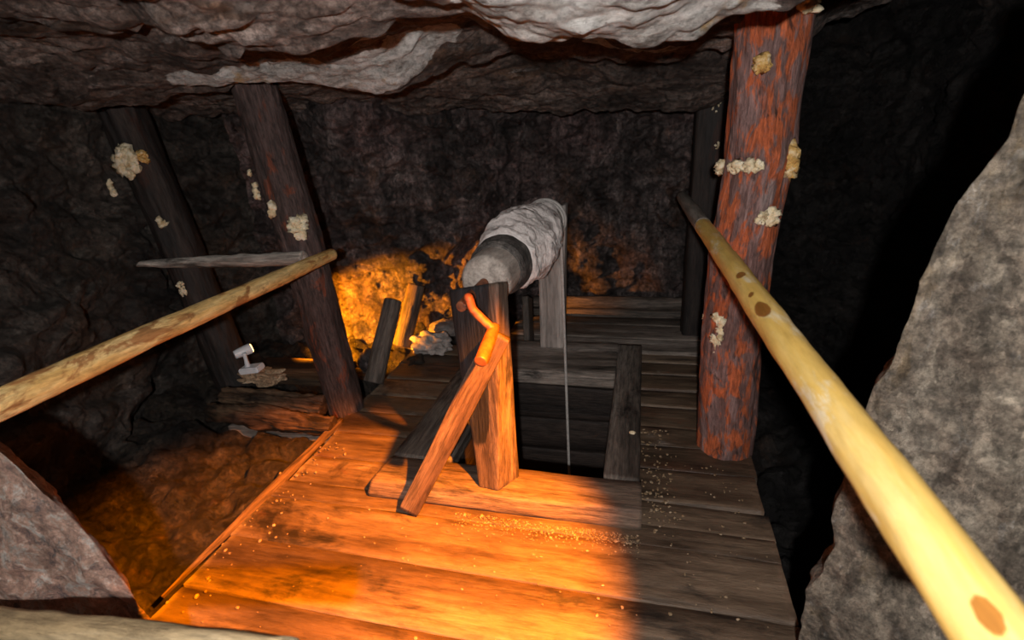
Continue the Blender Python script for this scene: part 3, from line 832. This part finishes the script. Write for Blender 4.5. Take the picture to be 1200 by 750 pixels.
lp0 = np.array([-1.735, 2.38, -.03]); lp1 = onY(293, 90, 2.45); lp1[2] += .12
lp = thing('log_post', 'leaning dark brown log prop between the left rail and the shaft', 'post', lp0 * np.array([1, 1, 0]))
lpath = [lp0, lp0 * .5 + lp1 * .5 + np.array([.012, 0, 0]), lp1]
v, f, lc = log_mesh(lpath, [.105, .108, .112, .11], rings=170, seg=64, rough=.05, ridge=.06)
link('trunk', v, f, M['brownbark'], lp, attrs={'lc': lc})
fung_on(lp, 350, 267, [lp0, lp1], .112, (.055, .035), 16, (.014, .026))
fung_on(lp, 320, 245, [lp0, lp1], .112, (.025, .014), 6, (.012, .02), squash=1)
fung_on(lp, 302, 225, [lp0, lp1], .112, (.04, .012), 7, (.010, .018), squash=1)
fung_on(lp, 294, 202, [lp0, lp1], .112, (.015, .008), 3, (.007, .012), squash=1)

wp0 = onZ(262, 462); wp0 = np.array([wp0[0] + .02, wp0[1] + .12, -.1]); wp1 = onY(138, 120, 2.62)
wp = thing('log_post', 'black leaning log prop with cream fungus against the left rock wall', 'post', wp0)
v, f, lc = log_mesh([wp0, (wp0 + wp1) / 2 + np.array([.02, 0, 0]), wp1], [.12, .115, .12], rings=150, seg=60, rough=.06, ridge=.06)
link('trunk', v, f, M['blackpost'], wp, attrs={'lc': lc})
wlp = [wp0, wp1]
fung_on(wp, 150, 190, wlp, .125, (.075, .05), 40, (.018, .034))
fung_on(wp, 133, 222, wlp, .12, (.05, .015), 8, (.009, .017), squash=1)
fung_on(wp, 168, 184, wlp, .12, (.035, .02), 8, (.010, .02), 'fungus_o', squash=1)
fung_on(wp, 157, 263, wlp, .12, (.03, .022), 7, (.009, .017))
fung_on(wp, 190, 260, wlp, .12, (.03, .02), 7, (.009, .017))
fung_on(wp, 180, 330, wlp, .12, (.028, .022), 8, (.010, .018))
fung_on(wp, 214, 337, wlp, .12, (.05, .025), 10, (.007, .014))

# square prop at the back, right
bp0 = onZ(797, 395); bp1 = onZ(838, 398)
bt0 = onY(822, 66, 3.62); bt1 = onY(864, 60, 3.62)
v, f, lc = hewn_mesh([(bp0[0], 3.60, -.02), (bp1[0], 3.60, -.02), (bp1[0], 3.80, -.02), (bp0[0], 3.80, -.02)],
                     [(bt0[0], 3.60, 1.98), (bt1[0], 3.60, 1.98), (bt1[0], 3.80, 1.98), (bt0[0], 3.80, 1.98)], n=70, rnd=.12, chip=.012)
o = thing('timber_post', 'dark square timber prop standing at the back wall behind the red log', 'post', ((bp0[0] + bp1[0]) / 2, 3.7, -.02))
link('trunk', v, f, M['blackpost'], o, attrs={'lc': lc})
fung(o, 839, 122, 3.595, (0, -1, 0), (.05, .03), 8, (.006, .011)); fung(o, 840, 170, 3.595, (0, -1, 0), (.03, .015), 4, (.006, .01))

# ---------------------------------------------------------------- rails
ry = 1.09
r_near = onZ(1230, 835, ry); r_end = onZ(800, 231, ry)
dirn = norm(r_end - r_near)
r_mid = r_near + (r_end - r_near) * .60
rail = thing('rail_pole', 'long peeled yellow pole rail running past the red log at right', 'rail', r_mid)
Lr = np.linalg.norm(r_end - r_near); split = .70
rs = lambda u: .036 - .003 * u
pS = r_near + (r_end - r_near) * split
v, f, lc = log_mesh([r_near, pS], [rs(0), rs(split)], rings=140, seg=40, rough=.05, ridge=.012)
stain = np.zeros(len(v))
for sx, sy, sl, sa in ((868, 322, .035, .020), (893, 362, .06, .022), (1158, 722, .03, .014), (880, 345, .02, .012)):   # brown stains in the bare wood
    c_, _n = on_log(sx, sy, [r_near, r_end], .035)
    dl = (v - c_) @ dirn; dr_ = np.linalg.norm((v - c_) - dl[:, None] * dirn, axis=1)
    np.maximum(stain, .85 * np.exp(-(dl / sl) ** 2 - (dr_ / sa) ** 2), out=stain)
link('peeled_pole', v, f, M['palepole'], rail, attrs={'lc': lc, 'shade_stain': stain})
v, f, lc = log_mesh([pS - dirn * .012, pS, pS + dirn * .05, r_end], [rs(split) * 1.02, rs(split) * 1.06, rs(split), rs(1)], rings=60, seg=36, rough=.05, ridge=.03)
o = link('bark_end', v, f, M['greypole'], rail, attrs={'lc': lc}); o['label'] = 'grey unpeeled end of the pole'

l_near = onZ(-200, 566, .955); l_end = onZ(389, 298, .955)
v, f, lc = log_mesh([l_near, l_near * .5 + l_end * .5 + np.array([0, 0, .004]), l_end], [.040, .040, .037, .033], rings=140, seg=40, rough=.06, ridge=.02)
o = link('rail_pole', v, f, M['stainpole'], base=(l_near + l_end) / 2, attrs={'lc': lc})
tag(o, 'stained yellow pole rail ending at the leaning brown log at left', 'rail')

s0 = onY(148, 310, 2.35); s1 = onY(352, 303, 2.30); s1 = s1 + (s1 - s0) * .02
v, f, lc = log_mesh([s0, s0 + (s1 - s0) * .12, s0 + (s1 - s0) * .3, s1], [.012, .026, .034, .036, .036], rings=90, seg=30, rough=.1, ridge=.06)
o = link('split_rail', v, f, M['splitrail'], base=(s0 + s1) / 2, attrs={'lc': lc})
tag(o, 'short grey split rail with a pointed end across the black log', 'rail')

# near bar along the bottom left
b0 = onY(-170, 700, .635); b1 = onY(330, 757, .42)
dn_ = np.array([0, 0, -.034])
v, f, lc = log_mesh([b0 + dn_, b1 + dn_], [.036, .034], rings=60, seg=36, rough=.06, ridge=.03)
o = link('barrier_pole', v, f, M['nearbar'], base=(b0 + b1) / 2, attrs={'lc': lc})
tag(o, 'blurred tan pole across the bottom left corner in front of the pink rock', 'pole')

# ---------------------------------------------------------------- timbers at the left ledge
def beam_thing(name, label, cat, p0, p1, w, h, mat, **kw):
    v, f, lc = beam_mesh(p0, p1, w, h, **kw)
    c = (np.asarray(p0) + np.asarray(p1)) / 2
    o = link(name, v, f, M[mat], base=(c[0], c[1], c[2] - h / 2), attrs={'lc': lc})
    return tag(o, label, cat)
e0 = onZ(246, 482, .07); e1 = onZ(390, 499, .03)
v, f, lc = log_mesh([e0, e0 * .5 + e1 * .5 + np.array([0, -.01, .01]), e1], [.045, .062, .06, .045], rings=120, seg=60, rough=.26, ridge=.2)
o = link('split_log', v, f, M['cratebark'], base=(e0 + e1) / 2 - np.array([0, 0, .06]), attrs={'lc': lc})
tag(o, 'split weathered log lying at the front of the left ledge', 'log')
e0 = onZ(262, 462, .11); e1 = onZ(380, 476, .06)
v, f, lc = log_mesh([e0, e0 * .5 + e1 * .5, e1], [.045, .06, .05], rings=110, seg=56, rough=.26, ridge=.2)
o = link('split_log', v, f, M['cratebark'], base=(e0 + e1) / 2 - np.array([0, 0, .06]), attrs={'lc': lc})
tag(o, 'dark split log on the left ledge just behind the front one', 'log')
beam_thing('ledge_board', 'dark worn board on the left ledge below the white lamp', 'board', (-2.56, 2.62, .09), (-1.88, 2.66, .075), .30, .05, 'cratebark', chip=.02)
beam_thing('edge_plank', 'grey plank set on edge in the gap under the ledge logs', 'plank', (-2.35, 2.10, -.06), (-1.69, 2.16, -.06), .03, .11, 'oldbeam')

# lamp on its block
lampc = onZ(303, 440, .14)
bl = thing('wood_block', 'pale chipped wood block under the white lamp', 'block', (lampc[0], lampc[1], .115))
v, f = rock_mesh(lampc + np.array([.03, .0, -.005]), (.14, .085, .034), 5, .75, 2.2)
link('block', v, f, M['block'], bl, attrs={'lc': v})
lm = thing('spot_lamp', 'small white swivel spot lamp on the left ledge', 'lamp', (lampc[0] - .02, lampc[1], .165))
def boxm(c, sx, sy, sz, rot=0, bev=.006, tilt=0):
    import bmesh
    bm = bmesh.new(); bmesh.ops.create_cube(bm, size=1)
    bmesh.ops.scale(bm, vec=(sx, sy, sz), verts=bm.verts)
    bmesh.ops.bevel(bm, geom=bm.edges[:], offset=bev, segments=3, affect='EDGES')
    Mx = Matrix.Translation(Vector(c)) @ Matrix.Rotation(rot, 4, 'Z') @ Matrix.Rotation(tilt, 4, 'Y')
    bm.transform(Mx)
    v = np.array([x.co[:] for x in bm.verts]); f = [tuple(x.index for x in p.verts) for p in bm.faces]; bm.free(); return v, f
lc0 = onY(295, 432, lampc[1] - .02)
v, f = boxm(lc0, .135, .085, .038, .12, .007, -.12); link('lamp_base', v, f, M['white'], lm, smooth=False)
st0 = lc0 + np.array([-.025, 0, .015]); st1 = onY(286, 414, lampc[1] - .02)
v, f, lc = tube_mesh([st0, st1], [.017, .011, .013], n=14, seg=20); link('stem', v, f, M['white'], lm)
h0 = onY(275, 416, lampc[1] - .03); h1 = onY(294, 408, lampc[1] + .05)
hd = norm(h1 - h0)
v, f, lc = tube_mesh([h0, h0 + hd * .01, h1], [.026, .031, .033, .034], n=24, seg=28); hh = link('lamp_head', v, f, M['white'], lm)
v, f, lc = tube_mesh([h1 + hd * .001, h1 + hd * .006], [.027, .027], n=4, seg=28); o = link('lens', v, f, M['lens'], hh); o['label'] = 'glowing warm lens'
HEAD = h1 + hd * .03

# leaning short logs by the lit wall
def leaner(pix0, pix1, y0, y1, r, mat, label):
    a = onY(*pix0, y0); b = onY(*pix1, y1)
    v, f, lc = log_mesh([a, b], [r * 1.05, r, r * .95], rings=60, seg=40, rough=.05, ridge=.035)
    o = link('short_log', v, f, M[mat], base=(a[0], a[1], min(a[2], b[2])), attrs={'lc': lc}); return tag(o, label, 'log')
leaner((438, 448), (461, 352), 2.68, 2.98, .062, 'darkbeam', 'short dark log leaning by the orange lit wall, left of the pair')
leaner((471, 405), (488, 334), 3.18, 3.36, .064, 'postwood', 'short brown log leaning on the orange lit wall, right of the pair')

# rubble
def rock_thing(label, c, size, mat, **kw):
    v, f = rock_mesh(c, size, 5, **kw)
    o = link('rock', v, f, M[mat], base=(c[0], c[1], v[:, 2].min())); return tag(o, label, 'rock')
c = onZ(505, 412); rock_thing('pale crumbly rock on the boards behind the windlass front post', c + np.array([0, 0.02, .05]), (.15, .11, .085), 'rubble', amp=.45, scale=2.4)
c = onZ(522, 392); rock_thing('flat grey slab of rock behind the pale crumbly rock', c + np.array([0, .03, .05]), (.15, .10, .06), 'rubble_d', amp=.35)
c = onZ(432, 432); rock_thing('dark rock at the foot of the short dark log', c + np.array([0, .03, .05]), (.07, .07, .09), 'wall', amp=.35)
c = onZ(496, 393); rock_thing('small dark rock beside the short brown log', c + np.array([0, .03, .05]), (.05, .05, .07), 'ground', amp=.35)

# boards behind the shaft
beam_thing('floor_board', 'worn pale board lying behind the rear shaft beam', 'board', (-1.0, 3.42, .0), (.50, 3.44, .0), .21, .05, 'oldbeam', chip=.012)
beam_thing('floor_board', 'streaked grey board second behind the rear shaft beam', 'board', (-1.0, 3.66, .008), (.50, 3.66, .008), .24, .05, 'oldbeam', chip=.014)
beam_thing('floor_board', 'dark board lying closest to the sill at the back wall', 'board', (-1.0, 3.88, .004), (.30, 3.88, .004), .15, .05, 'darkbeam', chip=.012)
v, f, lc = log_mesh([(-1.0, 4.12, .09), (-.3, 4.14, .085), (.6, 4.13, .09)], [.05, .055, .05], rings=90, seg=36, rough=.1, ridge=.06)
o = link('sill_log', v, f, M['darkbeam'], base=(-.2, 4.13, .035), attrs={'lc': lc}); tag(o, 'reddish sill log along the foot of the back wall', 'log')
beam_thing('sill_timber', 'squared dark timber supporting the sill log', 'timber', (-1.0, 4.12, 0.01), (.55, 4.12, 0.01), .12, .07, 'darkbeam', chip=.012)
beam_thing('short_strut', 'short grey strut standing behind the windlass front post', 'strut', (-.80, 3.36, .05), (-.83, 3.50, .34), .16, .05, 'darkbeam', up=(1, 0, 0))

# ---------------------------------------------------------------- crumbs (nobody could count them)
cr_ = MB(); rg = np.random.default_rng(3); v1, f1 = ICO[1]
def crumb(x, y, z, r):
    q_ = v1 * r * rg.uniform(.5, 1.4, 3) * np.array([1, 1, .6]); q_ = q_ + v1 * r * .3 * rg.uniform(-1, 1, (len(v1), 1))
    cr_.add(q_ + np.array([x, y, z + r * .25]), f1)
for i in range(1100):                                                # swept up along the front beam
    x = rg.uniform(-.75, .02); yv = 1.63 - abs(rg.normal(0, .045)); crumb(x, yv, 0, rg.uniform(.001, .0038) if i % 9 else rg.uniform(.003, .0065))
for i in range(150):
    crumb(rg.uniform(-1.6, .48), rg.uniform(.9, 1.62), 0, rg.uniform(.0025, .006))
for i in range(130):
    crumb(rg.normal(.08, .05), rg.uniform(1.65, 2.4), 0, rg.uniform(.003, .009))
for i in range(70):
    crumb(rg.normal(-1.58, .06), rg.uniform(1.0, 2.1), 0, rg.uniform(.003, .008))
for i in range(60):
    crumb(rg.uniform(.0, .45), rg.uniform(1.6, 2.2), 0, rg.uniform(.003, .006))
o = cr_.build('wood_crumbs', M['chips'], smooth=False); tag(o, 'pale wood crumbs strewn over the deck along the front shaft beam', 'crumbs', kind='stuff')
c = onZ(741, 508, .09); v, f = rock_mesh(c + np.array([0, 0, .006]), (.016, .012, .009), 3, .2)
o = link('pebble', v, f, M['fungus'], base=c); tag(o, 'small white pebble on the right side plank of the shaft frame', 'pebble')

# ---------------------------------------------------------------- lights
def add_light(name, kind, loc, energy, color, aim=None, **kw):
    l = bpy.data.lights.new(name, kind); l.energy = energy; l.color = color
    for k, vv in kw.items(): setattr(l, k, vv)
    o = bpy.data.objects.new(name, l); COL.objects.link(o); o.location = loc
    if aim is not None:
        o.rotation_euler = (Vector(aim) - Vector(loc)).to_track_quat('-Z', 'Y').to_euler()
    return o
camup = R @ np.array([0, -1, 0.0]); camr = R @ np.array([1, 0, 0.0])
add_light('camera_flash', 'POINT', (.02, -.35, 1.63), 178, (1, .965, .93), shadow_soft_size=.022)
add_light('floor_spot_lamp', 'SPOT', (.27, .95, 1.80), 2050, (1, .245, .0), aim=(-.90, 1.28, 0), spot_size=math.radians(51), spot_blend=.5, shadow_soft_size=.02)
add_light('ledge_spot_lamp', 'SPOT', HEAD, 600, (1, .30, .008), aim=(-2.0, 3.4, .16), spot_size=math.radians(64), spot_blend=.6, shadow_soft_size=.02)

w = bpy.data.worlds.new('dark'); SC.world = w; w.use_nodes = True
w.node_tree.nodes['Background'].inputs[0].default_value = (.6, .62, .7, 1); w.node_tree.nodes['Background'].inputs[1].default_value = .003

# ---------------------------------------------------------------- camera
cd = bpy.data.cameras.new('camera'); co_ = bpy.data.objects.new('camera', cd); COL.objects.link(co_)
cd.sensor_width = 36; cd.lens = 18; cd.clip_start = .02
mw = Matrix.Identity(4)
for k, vec in enumerate((R[:, 0], -R[:, 1], -R[:, 2])):
    for r_ in range(3): mw[r_][k] = vec[r_]
for r_ in range(3): mw[r_][3] = O[r_]
co_.matrix_world = mw
cd.dof.use_dof = True; cd.dof.focus_distance = 2.2; cd.dof.aperture_fstop = 3.2
SC.camera = co_
for ob in SC.objects:
    if '_base' in ob: del ob['_base']
vs = SC.view_settings; vs.view_transform = 'Standard'; vs.look = 'None'; vs.exposure = 0; vs.gamma = 1; vs.use_curve_mapping = False
